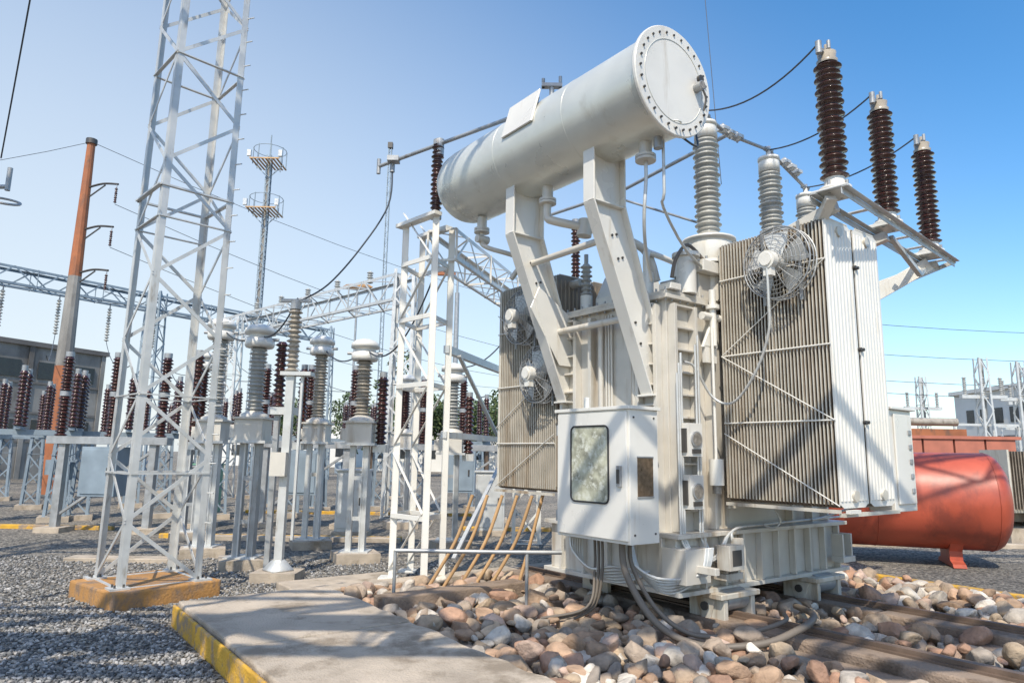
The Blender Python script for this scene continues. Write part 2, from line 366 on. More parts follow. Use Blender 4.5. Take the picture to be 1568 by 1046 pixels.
for s,t in ((.2,1.35),(.55,1.3),(.9,1.3),(1.3,1.3),(.6,1.0)):
    b.cyl((s,t,3.23),(s,t,3.45),.07,'white2'); b.insul((s,t,3.45),.38,.04,.075,'greyp',7); b.cyl((s,t,3.83),(s,t,3.95),.025,'galv')
b.tube([(.12,.35,3.5),(.12,.35,3.7),(.3,.45,3.78),(.9,.55,3.78),(1.6,.6,3.7)],.035,'white2')
b.tube([(.0,-.08,3.35),(.05,-.1,3.55),(.3,-.05,3.75),(.5,-.1,3.6)],.018,'cable')
b.bb(.0,.16,.55,.75,3.24,3.4,'white2'); b.cyl((.08,.65,3.4),(.08,.65,3.5),.05,'brown')
b.bb(-.04,.12,-.1,.05,3.235,3.3,'white2')
b.cyl((.55,-.14,2.72),(.55,-.14,3.3),.035,'white2'); b.cyl((.55,-.14,3.1),(.55,-.14,3.14),.07,'white2')
b.prism([(0,0),(.24,.0),(.24,.42)],(.40,-.12,2.7),(1,0,0),(0,0,1),(0,.03,0),'white2')
b.cyl((.40,-.12,3.02),(.67,-.12,3.02),.04,'white2')
b.cyl((2.7,.3,3.3),(3.35,.35,3.5),.16,'white')
b.obj('cover_fittings',T,.005)
AR=((.74,-1.38),(2.04,-1.25),(3.42,-1.11))
for i,(s,t) in enumerate(AR):
    b=MB()
    b.lathe((s,t,4.02),(0,0,1),[(.0,0),(.14,0),(.14,.03),(.10,.04),(.085,.12),(.09,.14)],'white2',n=20)
    for a in range(4): b.cyl((s+.11*math.cos(a*1.57),t+.11*math.sin(a*1.57),3.98),(s+.11*math.cos(a*1.57),t+.11*math.sin(a*1.57),4.1),.015,'galv',n=6)
    b.insul((s,t,4.14),1.14,.075,.125,'brown',19,n=24)
    b.lathe((s,t,5.28),(0,0,1),[(.09,0),(.095,.03),(.075,.04),(.085,.11),(.05,.12),(.02,.13),(.02,.2),(0,.2)],'beigep',n=20)
    b.bb(s-.16,s+.03,t-.02,t+.02,5.37,5.40,'galv'); b.cyl((s-.14,t,5.34),(s-.14,t,5.46),.03,'galv',n=8)
    b.cyl((s-.05,t-.05,5.40),(s-.05,t-.05,5.48),.018,'galv',n=8); b.cyl((s+.05,t+.03,5.40),(s+.05,t+.03,5.46),.018,'galv',n=8)
    b.obj('surge_arrester_%s'%'abc'[i],T)
b=MB()
A0=V((.5,-1.405,3.96)); A1=V((3.75,-1.08,3.96)); ad=(A1-A0).normalized(); an=V((-ad.y,ad.x,0))
for o in (-.14,.14): b.ang(A0+an*o,A1+an*o,.06,'silver',t=.01,sy=-1)
for f in (.02,.25,.6,.75,.98):
    c=A0.lerp(A1,f)+V((0,0,.025)); b.bar(c-an*.18,c+an*.18,.06,.014,'silver')
for s,t in AR: b.bar(V((s,t,4.0))-ad*.16,V((s,t,4.0))+ad*.16,.30,.035,'white2')
b.bar((2.5,-.05,3.1),(3.45,-1.05,3.90),.12,.16,'white2'); b.bar((2.9,.0,3.5),(3.6,-1.1,3.93),.06,.08,'white2')
b.bar((1.9,-.02,3.6),(2.0,-1.25,3.90),.08,.10,'white2'); b.bar((.9,-.02,3.6),(.80,-1.35,3.91),.08,.1,'white2')
b.bar(A1-an*.14,V((3.1,-.7,3.6)),.05,.05,'silver'); b.bar(A1+an*.14,V((2.95,-1.15,3.68)),.05,.05,'silver'); b.bar(V((2.95,-1.15,3.68)),V((2.2,-1.2,3.94)),.05,.05,'silver')
b.bar((.62,-1.4,3.93),(.72,-1.25,3.80),.1,.06,'white2')
b.obj('arrester_bracket',T,.004)
# cabinet
b=MB()
b.bb(-.75,-.39,-.20,.74,.87,2.02,'white2')
b.bb(-.78,-.37,-.225,.765,2.02,2.05,'white2')
b.bb(-.775,-.751,-.18,.72,.90,2.0,'white2')
def rrect(y0,y1,z0,z1,r,n=5):
    o=[]
    for cx,cz,a0 in ((y1-r,z1-r,0),(y0+r,z1-r,90),(y0+r,z0+r,180),(y1-r,z0+r,270)):
        for i in range(n+1):
            a=rad(a0+90*i/n); o.append((cx+r*math.cos(a),cz+r*math.sin(a)))
    return o
b.prism(rrect(.03,.52,1.2,1.88,.05),(-.776,0,0),(0,1,0),(0,0,1),(-.004,0,0),'winpane')
pts=[(-.782,a,c) for a,c in rrect(.03,.52,1.2,1.88,.05)]; b.tube(pts+[pts[0]],.009,'black',n=6,sub=1)
b.bb(-.81,-.7995,-.12,-.09,1.38,1.50,'dark')
b.bb(-.80,-.776,-.13,-.08,1.35,1.53,'galv')
for z in (1.05,1.85): b.cyl((-.765,.73,z-.05),(-.765,.73,z+.05),.014,'galv',n=8)
b.bb(-.66,-.46,-.206,-.201,1.27,1.6,'plate')
for z in (1.255,1.6): b.bb(-.665,-.455,-.209,-.2005,z,z+.014,'galv')
for s in (-.7,-.44):
    for z in (.95,1.95): b.cyl((s,-.207,z),(s,-.2,z),.01,'dark',n=6)
for z in (1.0,1.9):
    b.bb(-.389,-.005,.1,.14,z,z+.04,'white2'); b.bb(-.389,-.005,.5,.54,z,z+.04,'white2')
b.cyl((-.5,.6,2.05),(-.5,.6,2.18),.03,'white2')
b.obj('control_cabinet',T,.006)
b=MB()
for z in (1.78,1.30):
    b.bb(.02,.22,-.22,-.1,z-.16,z+.15,'white2'); b.cyl((.12,-.24,z),(.12,-.22,z),.075,'galv',n=24); b.cyl((.12,-.243,z),(.12,-.24,z),.062,'dial',n=24)
    b.bb(.06,.18,-.235,-.22,z-.13,z-.09,'dark'); b.bb(-.0,.02,-.20,-.1,z-.12,z+.1,'dark')
b.cyl((.50,-.16,1.35),(.50,-.16,1.6),.07,'white2',n=20); b.cyl((.50,-.16,1.6),(.50,-.16,2.9),.015,'white2'); b.cyl((.5,-.16,1.27),(.5,-.16,1.35),.045,'dial')
for i,s in enumerate((-.03,0.0,.03,.25,.29)):
    x=s
    b.tube([(x,-.14,2.4+.1*i),(x,-.14,1.1),(x,-.16,.85),(x+.1,-.25,.72-.02*i),(x+.35,-.26,.72),(.6,-.25,.93),(1.2,-.23,.96),(2.7,-.24,.98)],.012,'silver',n=6)
for i in range(6):
    x=-.5+i*.035
    b.tube([(x,.1+.02*i,.87),(x,.08,.72-.03*i),(x+.15,-.12,.56-.03*i),(.0+.02*i,-.3,.58),(.12+.02*i,-.3,.80)],.013,'silver',n=6)
for i in range(6):
    x=-.66+i*.03
    b.tube([(x,.66,.88),(x,.64,.74-.03*i),(x+.1,.50,.58-.02*i),(x+.25,.35,.6-.03*i),(x+.5,.2,.55)],.013,'silver',n=6)
for i in range(3):
    b.tube([(-.5,.4+.05*i,.87),(-.52,.38+.05*i,.55),(-.55-.05*i,.45,.25),(-.7-.1*i,.6+.1*i,.12)],.014,'cable',n=6)
b.tube([(.36,-.89,3.35),(.38,-.88,3.05),(.42,-.84,2.75),(.46,-.66,2.40),(.5,-.38,2.14),(.45,-.18,2.2),(.25,-.13,2.48),(.1,-.12,2.52)],.013,'silver',n=6)
b.tube([(2.0,-.25,.97),(2.2,-.3,1.0),(2.4,-.5,1.1),(2.3,-.8,1.15)],.014,'silver',n=6)
b.tube([(1.1,-.25,.96),(1.2,-.3,.93),(1.25,-.35,1.0),(1.2,-.3,1.15)],.01,'silver',n=6)
b.bb(.44,.62,-.12,-.08,2.55,2.72,'white2')
for t in (.72,.76,.8): b.cyl((-.03,t,.95),(-.03,t,3.1),.014,'white',n=6)
for t in (.85,.38): b.cyl((-.06,t,1.4),(-.06,t,3.0),.03,'white',n=10)
b.obj('gauges_and_conduits',T,.003)
b=MB()
b.tube([(-.6,.05,.87),(-.62,-.02,.6),(-.58,-.30,.26),(-.42,-.62,.12),(-.1,-.98,.16),(.25,-1.1,.25),(.62,-1.0,.26),(.95,-.8,.24),(1.2,-.5,.22)],.030,'cable',n=12)
b.tube([(-.5,.05,.87),(-.52,.0,.65),(-.48,-.25,.32),(-.32,-.52,.16),(.0,-.80,.2),(.35,-.90,.26),(.6,-.75,.26)],.020,'cable',n=12)
b.obj('power_cable',T)
b=MB()
def lc(x,y,z):
    dx,dy=x-OX,y-OY; return V((.8*dx+.6*dy,-.6*dx+.8*dy,z))
b1=V((.85,.1,5.42));b2=V((2.12,.12,5.38));b3=V((3.35,.35,5.28))
b.sag(V((.60,-1.38,5.44)),b1+V((0,-.05,.03)),.009,'wire',.16)
b.sag(V((1.90,-1.25,5.44)),b2,.009,'wire',.12)
b.sag(V((3.28,-1.11,5.44)),b3,.009,'wire',.12)
b.cyl(b1,b1+V((.55,.1,-.02)),.022,'galv'); b.cyl(b1+V((.55,.1,-.02)),b2,.02,'galv')
b.cyl(b2,b3,.022,'galv')
for c in (b1+V((.45,.08,0)),b1+V((.6,.1,0)),b1+V((.75,.1,0)),b2+V((.45,.05,-.02)),b2+V((.62,.07,-.03)),b2+V((.8,.1,-.04))):
    b.lathe(c-V((.04,0,0)),(1,0,0),[(.02,0),(.05,.0),(.055,.03),(.05,.07),(.02,.08)],'silver',n=12); b.bb(c.x-.05,c.x+.05,c.y-.06,c.y+.06,c.z-.02,c.z+.02,'silver')
    b.cyl(c-V((0,0,.07)),c+V((0,0,.07)),.012,'galv',n=6)
b.cyl(b1+V((.6,.1,0)),lc(1.6,9.77,5.55),.025,'galv'); b.cyl(lc(1.6,9.77,5.55),lc(.25,11.35,5.6),.025,'galv')
b.cyl(lc(1.2,8.4,4.95),lc(2.2,7.4,4.2),.014,'galv')
b.obj('bus_conductors',T)

# ================================================================ LATTICE TOWER
b=MB()
c0=V((-4.03,7.97,0)); dd=V((1,1,0)).normalized()
b.lattice(c0+V((0,0,.18)),c0+V((.05,0,13)),.84,.84,19,'silver',up=(1,1,0),lw=.070,bw=.040,w2=.74,h2=.74)
for i,(x,y) in enumerate(((0,-.59),(.59,0),(-.59,0),(0,.59))):
    o=c0+V((x,y,.18))
    b.bar(o,o+V((0,0,.02)),.19,.19,'silver',up=dd)
    for a in range(4):
        q=o+V((.06*math.cos(a*1.57),.06*math.sin(a*1.57),0)); b.cyl(q,q+V((0,0,.05)),.012,'dark',n=6)
for z in (1.35,4.6,7.9):
    for i in range(4):
        p=[c0+V((0,-.58,z)),c0+V((.58,0,z)),c0+V((0,.58,z)),c0+V((-.58,0,z))]
        b.bar(p[i],p[(i+1)%4],.05,.02,'silver')
for i in range(34):
    z=.8+i*.33; b.cyl(c0+V((.57,0,z)),c0+V((.67,-.03,z)),.008,'silver',n=5)
b.obj('lattice_tower')
b=MB()
b.bar(c0+V((0,-.02,-.05)),c0+V((0,-.02,.18)),1.14,1.14,'orange',up=V((.62,.78,0)))
b.obj('tower_foundation',None,.02,2)

# ================================================================ SUPPORT FRAME + TRUSS
b=MB()
P1=V((-1.47,8.72,.1));P2=V((-1.02,8.27,.1)); f=V((.16,.5,0))
Hh=V((0,0,4.5))
posts=[P1,P2,P2+f,P1+f]
for p in posts:
    b.ang(p,p+Hh,.075,'white2',up=(1,0,0),t=.01)
    b.bb(p.x-.11,p.x+.11,p.y-.11,p.y+.11,.1,.125,'white2')
b.bar(P1-(P2-P1)*.15+Hh,P2+(P2-P1)*.15+Hh,.12,.05,'white2'); b.bar(posts[3]+Hh,posts[2]+Hh,.12,.05,'white2')
for z in (.75,2.35,3.2,3.95):
    for i in range(4): b.bar(posts[i]+V((0,0,z)),posts[(i+1)%4]+V((0,0,z)),.02,.06,'white2')
for j,z in enumerate((0.1,.8,1.6,2.4,3.2,3.95)):
    for i in (0,2):
        a,c=posts[i],posts[(i+1)%4]
        if (i//2+j)%2: a,c=c,a
        b.bar(a+V((0,0,z)),c+V((0,0,z+.72)),.035,.010,'white2')
b.obj('steel_support_frame',None,.003)
b=MB()
b.lattice((-.95,8.75,4.35),(.3,12.5,4.35),.42,.42,9,'white2',lw=.05,bw=.03)
q=V((.3,12.5,.1)); b.lattice(q,q+V((0,0,4.2)),.5,.5,7,'white2',up=(0,1,0),lw=.06,bw=.035)
b.bar((-.85,8.75,2.95),(.1,11.8,2.95),.08,.1,'silver'); b.bar((-.85,8.75,1.85),(.1,11.8,1.85),.08,.08,'silver')
b.bar((-.7,9.0,2.9),(-.2,10.6,1.9),.05,.03,'silver'); b.bar((-.7,9.0,.3),(-.0,11.4,1.8),.05,.03,'silver')
b.obj('lattice_beam_structure')
def postins(x,y,z,h,rs,k,ns=14):
    b=MB(); b.cyl((x,y,z-.06),(x,y,z),rs*.9,'galv',n=14); b.insul((x,y,z),h,rs*.6,rs,k,ns,n=18); b.cyl((x,y,z+h),(x,y,z+h+.07),rs*.75,'galv',n=14); return b
b=postins(-1.02,8.5,4.68,.96,.085,'brown',15)
b.cyl((-1.95,9.25,5.66),(.45,7.36,5.66),.026,'galv'); b.cyl((-1.95,9.25,5.55),(-1.95,9.25,5.77),.03,'galv',n=8)
b.cyl((-1.72,9.07,5.5),(-1.72,9.07,5.7),.035,'galv',n=8); b.bb(-1.78,-1.62,8.95,9.1,5.63,5.7,'galv')
b.cyl((-1.0,8.5,5.5),(-1.0,8.5,5.72),.06,'galv')
b.cyl((.42,7.4,5.5),(.42,7.4,5.9),.03,'galv'); b.bb(.3,.54,7.36,7.44,5.86,5.9,'galv'); b.cyl((.32,7.4,5.86),(.32,7.4,5.97),.02,'galv',n=6); b.cyl((.52,7.4,5.86),(.52,7.4,6.0),.02,'galv',n=6)
b.tube([(-1.72,9.07,5.6),(-1.75,9.05,5.0),(-2.1,9.0,4.35),(-2.5,9.0,3.85),(-2.85,9.0,3.62)],.012,'wire')
b.obj('bus_support_insulator')
b=postins(1.05,11.1,4.5,1.0,.085,'brown',15)
b.lattice((1.05,11.1,.1),(1.05,11.1,4.44),.4,.4,7,'white2',up=(0,1,0),lw=.06,bw=.035)
b.obj('bus_support_insulator')

# ================================================================ INSTRUMENT TRANSFORMERS ETC
def plinth(b,x,y,r=.32,h=.14,rz=.4):
    b.bar((x,y,-.03),(x,y,h),2*r,2*r,'concrete2',up=(math.cos(rz),math.sin(rz),0))
def ct(x,y,zl,zt,ins='greyp',twin=None,name='current_transformer',leg='galv'):
    b=MB(); plinth(b,x,y)
    for sx in (-.11,.11):
        b.bar((x+sx,y,.14),(x+sx,y,zl),.07,.14,leg,up=(0,1,0))
        b.bar((x+sx*.6,y-.071,.14),(x+sx*.6,y-.071,zl),.02,.02,'silver',up=(0,1,0))
    b.bb(x-.22,x+.22,y-.18,y+.18,.14,.16,'silver')
    for z in (.6,1.2): b.bb(x-.075,x+.075,y-.075,y-.07,z,z+.06,leg)
    b.bb(x-.26,x+.26,y-.22,y+.22,zl,zl+.04,'silver')
    b.bb(x-.2,x+.2,y-.2,y+.2,zl+.04,zl+.34,'white'); b.bb(x-.24,x+.24,y-.24,y+.24,zl+.341,zl+.37,'white')
    b.bb(x-.30,x-.2,y-.1,y+.1,zl+.08,zl+.26,'white')
    z=zl+.37
    b.lathe((x,y,z),(0,0,1),[(.2,0),(.2,.04),(.12,.08),(.11,.1)],'white',n=20)
    hi=zt-.36-z-.1
    b.insul((x,y,z+.1),hi,.085,.135,ins,int(hi/.055),n=20)
    hz=z+.1+hi
    b.lathe((x,y,hz),(0,0,1),[(.1,0),(.19,.0),(.21,.03),(.21,.12),(.165,.14),(.165,.2),(.22,.2),(.22,.27),(.16,.32),(.06,.35),(0,.355)],'white2',n=24)
    b.cyl((x-.28,y,hz+.12),(x+.28,y,hz+.12),.025,'galv',n=8)
    if twin:
        tx=x+twin
        b.bb(tx-.1,tx+.1,y-.06,y+.14,zl-.1,zl+.02,'silver'); b.insul((tx,y+.04,zl+.02),hi+.2,.055,.10,'brown',int(hi/.06),n=14); b.cyl((tx,y+.04,zl+.22+hi),(tx,y+.04,zl+.3+hi),.06,'galv',n=10)
    b.obj(name,None)
ct(-4.75,11.0,1.72,3.75,'greyp',-.34,leg='silver')
ct(-3.72,9.95,1.72,3.47,'greyp')
ct(-3.40,12.1,1.75,3.68,'beigep',-.3,leg='silver')
ct(-2.32,10.7,1.72,3.40,'beigep',.3,leg='silver')
ct(-1.05,12.3,1.6,3.25,'greyp',.3)
ct(-5.9,13.0,1.7,3.5,'brown',.3)
ct(-2.4,15.5,1.7,3.4,'brown')
b=MB(); x,y=-2.92,9.02
b.bb(x-.28,x+.28,y-.22,y+.22,-.03,.12,'concrete2')
b.lathe((x,y,.12),(0,0,1),[(.0,0),(.2,0),(.2,.02),(.1,.12),(.07,.14)],'silver',n=4)
b.bar((x,y,.14),(x,y,2.6),.10,.10,'silver',up=(0,1,0)); b.bar((x+.15,y,.5),(x+.15,y,2.6),.03,.05,'silver',up=(0,1,0))
b.bb(x-.12,x+.28,y-.1,y+.1,2.6,2.65,'silver'); b.insul((x,y,2.65),.85,.05,.095,'beigep',13); b.cyl((x,y,3.5),(x,y,3.62),.07,'galv')
b.bb(x-.2,x+.2,y-.03,y+.03,3.6,3.64,'galv'); b.insul((x-.25,y+.3,2.2),.9,.05,.09,'brown',13); b.bb(x-.35,x,y+.2,y+.4,2.1,2.2,'silver'); b.bar((x-.25,y+.3,0),(x-.25,y+.3,2.1),.07,.07,'galv')
b.bb(x-.15,x+.05,y-.16,y-.06,1.3,1.6,'white')
b.obj('post_insulator')
b=MB()
b.sag((-2.9,9.0,3.65),(-3.72,9.95,3.3),.012,'wire',.2); b.sag((-3.72,9.95,3.3),(-4.75,11,3.6),.012,'wire',.15)
b.sag((-3.4,12.1,3.5),(-2.32,10.7,3.25),.012,'wire',.25); b.sag((-2.32,10.7,3.25),(-1.0,8.5,3.9),.012,'wire',.5); b.sag((-1.05,12.3,3.2),(.1,12,4),.012,'wire',.3)
b.sag((-5.9,13,3.4),(-8.5,17,3.5),.012,'wire',.4); b.sag((-4.75,11,3.6),(-7.5,16,4.),.012,'wire',.3)
b.obj('jumper_wires')

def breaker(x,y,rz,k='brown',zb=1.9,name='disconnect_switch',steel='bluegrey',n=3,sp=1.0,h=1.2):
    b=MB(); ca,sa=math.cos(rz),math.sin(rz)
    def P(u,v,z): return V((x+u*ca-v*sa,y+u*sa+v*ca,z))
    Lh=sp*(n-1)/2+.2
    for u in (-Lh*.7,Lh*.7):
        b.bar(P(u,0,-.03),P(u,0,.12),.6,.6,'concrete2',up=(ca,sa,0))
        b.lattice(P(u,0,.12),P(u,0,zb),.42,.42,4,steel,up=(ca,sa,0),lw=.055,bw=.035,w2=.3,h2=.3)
    for v in (-.15,.15): b.bar(P(-Lh,v,zb+.05),P(Lh,v,zb+.05),.06,.12,steel)
    for i in range(n):
        u=-sp*(n-1)/2+i*sp
        b.bar(P(u,-.45,zb+.14),P(u,.45,zb+.14),.12,.06,steel)
        for v in (-.4,.4):
            b.insul(P(u,v,zb+.18),h,.06,.105,k,14,n=12); b.cyl(P(u,v,zb+.18+h),P(u,v,zb+.3+h),.06,'galv',n=8)
        b.cyl(P(u,-.4,zb+.26+h),P(u,.4,zb+.26+h),.02,'galv',n=6)
    b.bar(P(-Lh*.7-.3,0,.9),P(-Lh*.7-.3,0,1.3),.22,.2,'bluegrey')
    b.obj(name)
for x,y,r in ((-10.9,15.3,.5),(-9.2,16.6,.5),(-11.5,19.5,.5),(-8.0,20.0,.5),(-13.6,18.4,.5),(-6.3,17.3,.4),(-4.6,20,.4),(-1.8,20.5,.3),(-15,22,.5),(-10,24,.4),(-5,25,.3),(-14,26,.5)):
    breaker(x,y,r)
def cb(x,y,name='circuit_breaker'):
    b=MB()
    for u in (-.9,.9): b.bar((x+u,y,0),(x+u,y,1.7),.14,.14,'galv',up=(0,1,0))
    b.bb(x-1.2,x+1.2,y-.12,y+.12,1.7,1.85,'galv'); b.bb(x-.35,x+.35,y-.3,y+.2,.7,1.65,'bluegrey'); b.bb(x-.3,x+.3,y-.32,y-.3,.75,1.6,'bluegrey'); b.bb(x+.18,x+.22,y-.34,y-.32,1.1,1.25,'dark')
    b.bar((x-.9,y,.3),(x+.9,y,1.6),.05,.05,'galv')
    for u in (-1,0,1):
        b.insul((x+u,y,1.85),.8,.07,.12,'brown',11,n=14); b.cyl((x+u,y,2.65),(x+u,y,2.75),.1,'galv',n=10); b.insul((x+u,y,2.75),.7,.07,.12,'brown',10,n=14); b.cyl((x+u,y,3.45),(x+u,y,3.55),.08,'galv',n=10)
    for u in (-.9,.9): b.bb(x+u-.25,x+u+.25,y-.25,y+.25,-.03,.1,'concrete2')
    b.obj(name,None,.004)
cb(-4.5,15.3); cb(-1.2,17.2); cb(-8,13.8)
for x,y,k in ((-3.1,13.9,'silver'),(-6.6,14.9,'galv'),(-7.6,17.5,'green'),(-.4,14.5,'silver')):
    b=MB(); b.bb(x-.3,x+.3,y-.22,y+.22,.1,1.25,k); b.bb(x-.33,x+.33,y-.25,y+.25,1.25,1.29,k); b.bb(x-.26,x+.26,y-.232,y-.22,.16,1.2,k); b.bb(x+.16,x+.2,y-.25,y-.232,.6,.75,'dark'); b.bb(x-.34,x+.34,y-.26,y+.26,-.02,.1,'concrete2'); b.obj('control_kiosk',None,.006)

# ================================================================ GANTRIES / MASTS
b=MB()
A=V((-24,24.6,8.8));B=V((-17.8,33.4,8.8));C=V((-11.6,42.2,8.8))
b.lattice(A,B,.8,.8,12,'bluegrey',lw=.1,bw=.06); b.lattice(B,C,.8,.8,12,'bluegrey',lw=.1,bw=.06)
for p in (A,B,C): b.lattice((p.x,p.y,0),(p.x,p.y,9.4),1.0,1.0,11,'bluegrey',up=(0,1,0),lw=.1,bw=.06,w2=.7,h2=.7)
for i in range(1,10):
    p=A.lerp(C,i/10); b.insul(p-V((0,0,2.2)),1.6,.04,.11,'greyp',12,n=8); b.cyl(p-V((0,0,.7)),p-V((0,0,.4)),.03,'galv',n=5); b.sag(p-V((0,0,2.2)),p+V((8,-12,-4.8)),.015,'wire',.5)
b.obj('gantry')
b=MB()
A=V((-2.9,18,6.0));B=V((-10.2,24.6,6.0))
b.lattice(A,B,.75,.75,14,'silver',lw=.07,bw=.045)
for p in (A,B): b.lattice((p.x,p.y,0),(p.x,p.y,6.5),.7,.7,9,'silver',up=(0,1,0),lw=.08,bw=.045,w2=.55,h2=.55)
b.cyl((-2.9,18,6.4),(-2.9,18,6.9),.04,'galv')
for i in range(1,6):
    p=A.lerp(B,i/6); b.insul(p+V((0,0,.42)),.35,.05,.1,'greyp',5,n=10)
b.obj('gantry')
b=MB()
x,y=-15.6,41
b.lattice((x,y,0),(x,y,20.2),.42,.42,36,'bluegrey',up=(0,1,0),lw=.07,bw=.04,w2=.3,h2=.3); b.cyl((x,y,0),(x,y,20),.11,'wallgrey')
for z in (16.4,19.6):
    for i in range(8):
        b.bb(x-.9+i*.23,x-.8+i*.23,y-.9,y+.9,z,z+.05,'tan')
    b.bb(x-.92,x+.94,y-.95,y-.9,z,z+.08,'tan')
    for i in range(8):
        a=i*math.pi/4+.4; b.cyl((x+1.0*math.cos(a),y+1.0*math.sin(a),z-.1),(x+1.0*math.cos(a),y+1.0*math.sin(a),z+1.0),.03,'bluegrey',n=6)
    b.ring((x,y,z+.95),(0,0,1),1.0,.02,'bluegrey',N=16)
    for dx in (-1,.95): b.bb(x+dx-.12,x+dx+.12,y-.9,y-.75,z+.2,z+.6,'silver')
    b.bar((x-.9,y,z),(x,y,z-.9),.05,.05,'bluegrey'); b.bar((x+.9,y,z),(x,y,z-.9),.05,.05,'bluegrey')
b.cyl((x,y,20),(x,y,21.6),.04,'bluegrey',n=6)
b.obj('telecom_mast')
b=MB()
x,y=-13.2,68
b.lattice((x,y,0),(x,y,33.5),.35,.35,60,'bluegrey',up=(0,1,0),lw=.05,bw=.035); b.bb(x-.25,x+.25,y-.25,y+.25,33.5,34.1,'dark')
b.obj('radio_mast')
b=MB()
x,y=-2.5,30
b.cyl((x,y,0),(x,y,8.8),.14,'galv',r2=.1); b.bb(x-.9,x-.1,y-.1,y+.1,9.6,9.75,'rust'); b.cyl((x,y,8.8),(x,y,9.7),.05,'galv')
b.lathe((x-4.5,y,9.0),(1,0,0),[(0,-.7),(.12,-.5),(.16,0),(.12,.5),(0,.7)],'orange',n=12); b.cyl((x-4.5,y,0),(x-4.5,y,9),.05,'galv')
b.obj('street_lamp')
b=MB()
x,y=-16.5,25
b.cyl((x,y,0),(x,y,4.6),.32,'rust',r2=.28,n=12,sm=False); b.cyl((x,y,4.6),(x,y,8.0),.28,'wallgrey',r2=.22,n=12,sm=False); b.cyl((x,y,8.0),(x,y,13.3),.22,'rust',r2=.14,n=12,sm=False); b.cyl((x,y,13.3),(x,y,13.5),.2,'dark',n=10)
for z in (11.6,9.9,8.2):
    b.tube([(x,y,z-.1),(x+.7,y-.1,z+.05),(x+1.35,y-.2,z+.0)],.04,'dark',n=6)
    b.bar((x+.1,y,z-.5),(x+.8,y-.1,z),.04,.04,'dark'); b.insul((x+1.3,y-.2,z-.75),.6,.03,.06,'brown',7,n=8)
    b.cyl((x+1.3,y-.2,z-.15),(x+1.3,y-.2,z),.02,'galv',n=5)
b.obj('utility_pole')
b=MB()
b.sag((-16.5,25,13.4),(20,60,13.5),.012,'wire',2.5,n=4); b.sag((-15.2,24.8,10.8),(18,60,10),.012,'wire',2.5,n=4); b.sag((-15.2,24.8,9.1),(10,60,8.5),.012,'wire',2,n=4)
b.sag((-16.5,25,13.4),(-40,25,13),.012,'wire',1.5,n=4); b.sag((-15.2,24.8,7.4),(6,60,7.8),.012,'wire',1.5,n=4)
b.sag((12,30,8),(50,34,9.5),.012,'wire',1,n=4); b.sag((12,30,6.6),(50,34,8.3),.012,'wire',1,n=4); b.sag((12,30,5.4),(50,34,7.2),.012,'wire',1,n=4); b.sag((12,30,4.8),(50,34,5.2),.012,'wire',.5,n=4)
b.sag((2.85,9.5,9.5),(2.75,8.6,5.2),.005,'wire',0,n=4)
b.sag((-4.3,5.5,6.65),(-6.3,7.9,5.1),.009,'wire',.05,n=5)
b.obj('power_lines')
b=MB()
b.cyl((-6.4,8.2,4.8),(-6.4,8.2,5.1),.03,'galv'); b.ring((-6.42,8.2,4.66),(.3,-.4,1),.17,.016,'galv',N=20,n=6); b.tube([(-6.4,8.2,4.85),(-6.8,8.2,4.85),(-7.4,8.2,4.9)],.03,'galv')
b.obj('corona_ring_clamp')
# unseen overhead bay behind and above the viewpoint, added to cast shadow streaks
b=MB()
b.lattice((-11,-1.6,9.4),(8,-.9,9.4),1.1,1.1,13,'silver',lw=.16,bw=.12)
for x,y in ((-11,-1.6),(8,-.9)): b.lattice((x,y,0),(x,y,10),1,1,11,'silver',up=(0,1,0),lw=.12,bw=.07)
for yy,zz in ((.9,6.4),(2.0,6.9)): b.cyl((-12,yy-.5,zz),(7,yy+.4,zz),.06,'galv')
for i in range(7):
    x=-9+i*1.45
    b.tube([(x,-.6,9),(x+.5,1.0,6.9),(x+1.1,1.9,6.1),(x+1.6,2.8,5.9),(x+1.9,3.3,6.5)],.045,'galv',n=6)
    b.insul((x+.3,1.5,4.9),1.5,.08,.15,'brown',14,n=10)
b.cyl((-9.5,1.5,4.85),(6.5,1.5,4.85),.09,'silver')
for x in (-9.4,6.4): b.lattice((x,1.5,0),(x,1.5,4.8),.4,.4,7,'silver',up=(0,1,0),lw=.06,bw=.04)
b.obj('gantry')
b=MB()
b.lattice((-9,4.0,9.9),(2.6,4.4,9.9),.9,.9,13,'silver',lw=.12,bw=.10)  # unseen girder, added with thick bars to cast lattice shade on the conservator
b.lattice((-9,4.0,0),(-9,4.0,10.4),.8,.8,11,'silver',up=(0,1,0),lw=.1,bw=.06)
b.lattice((14,4.8,0),(14,4.8,10.4),.8,.8,11,'silver',up=(0,1,0),lw=.1,bw=.06); b.lattice((2.6,4.4,9.9),(14,4.8,9.9),.9,.9,13,'silver',lw=.08,bw=.05)
b.obj('gantry')

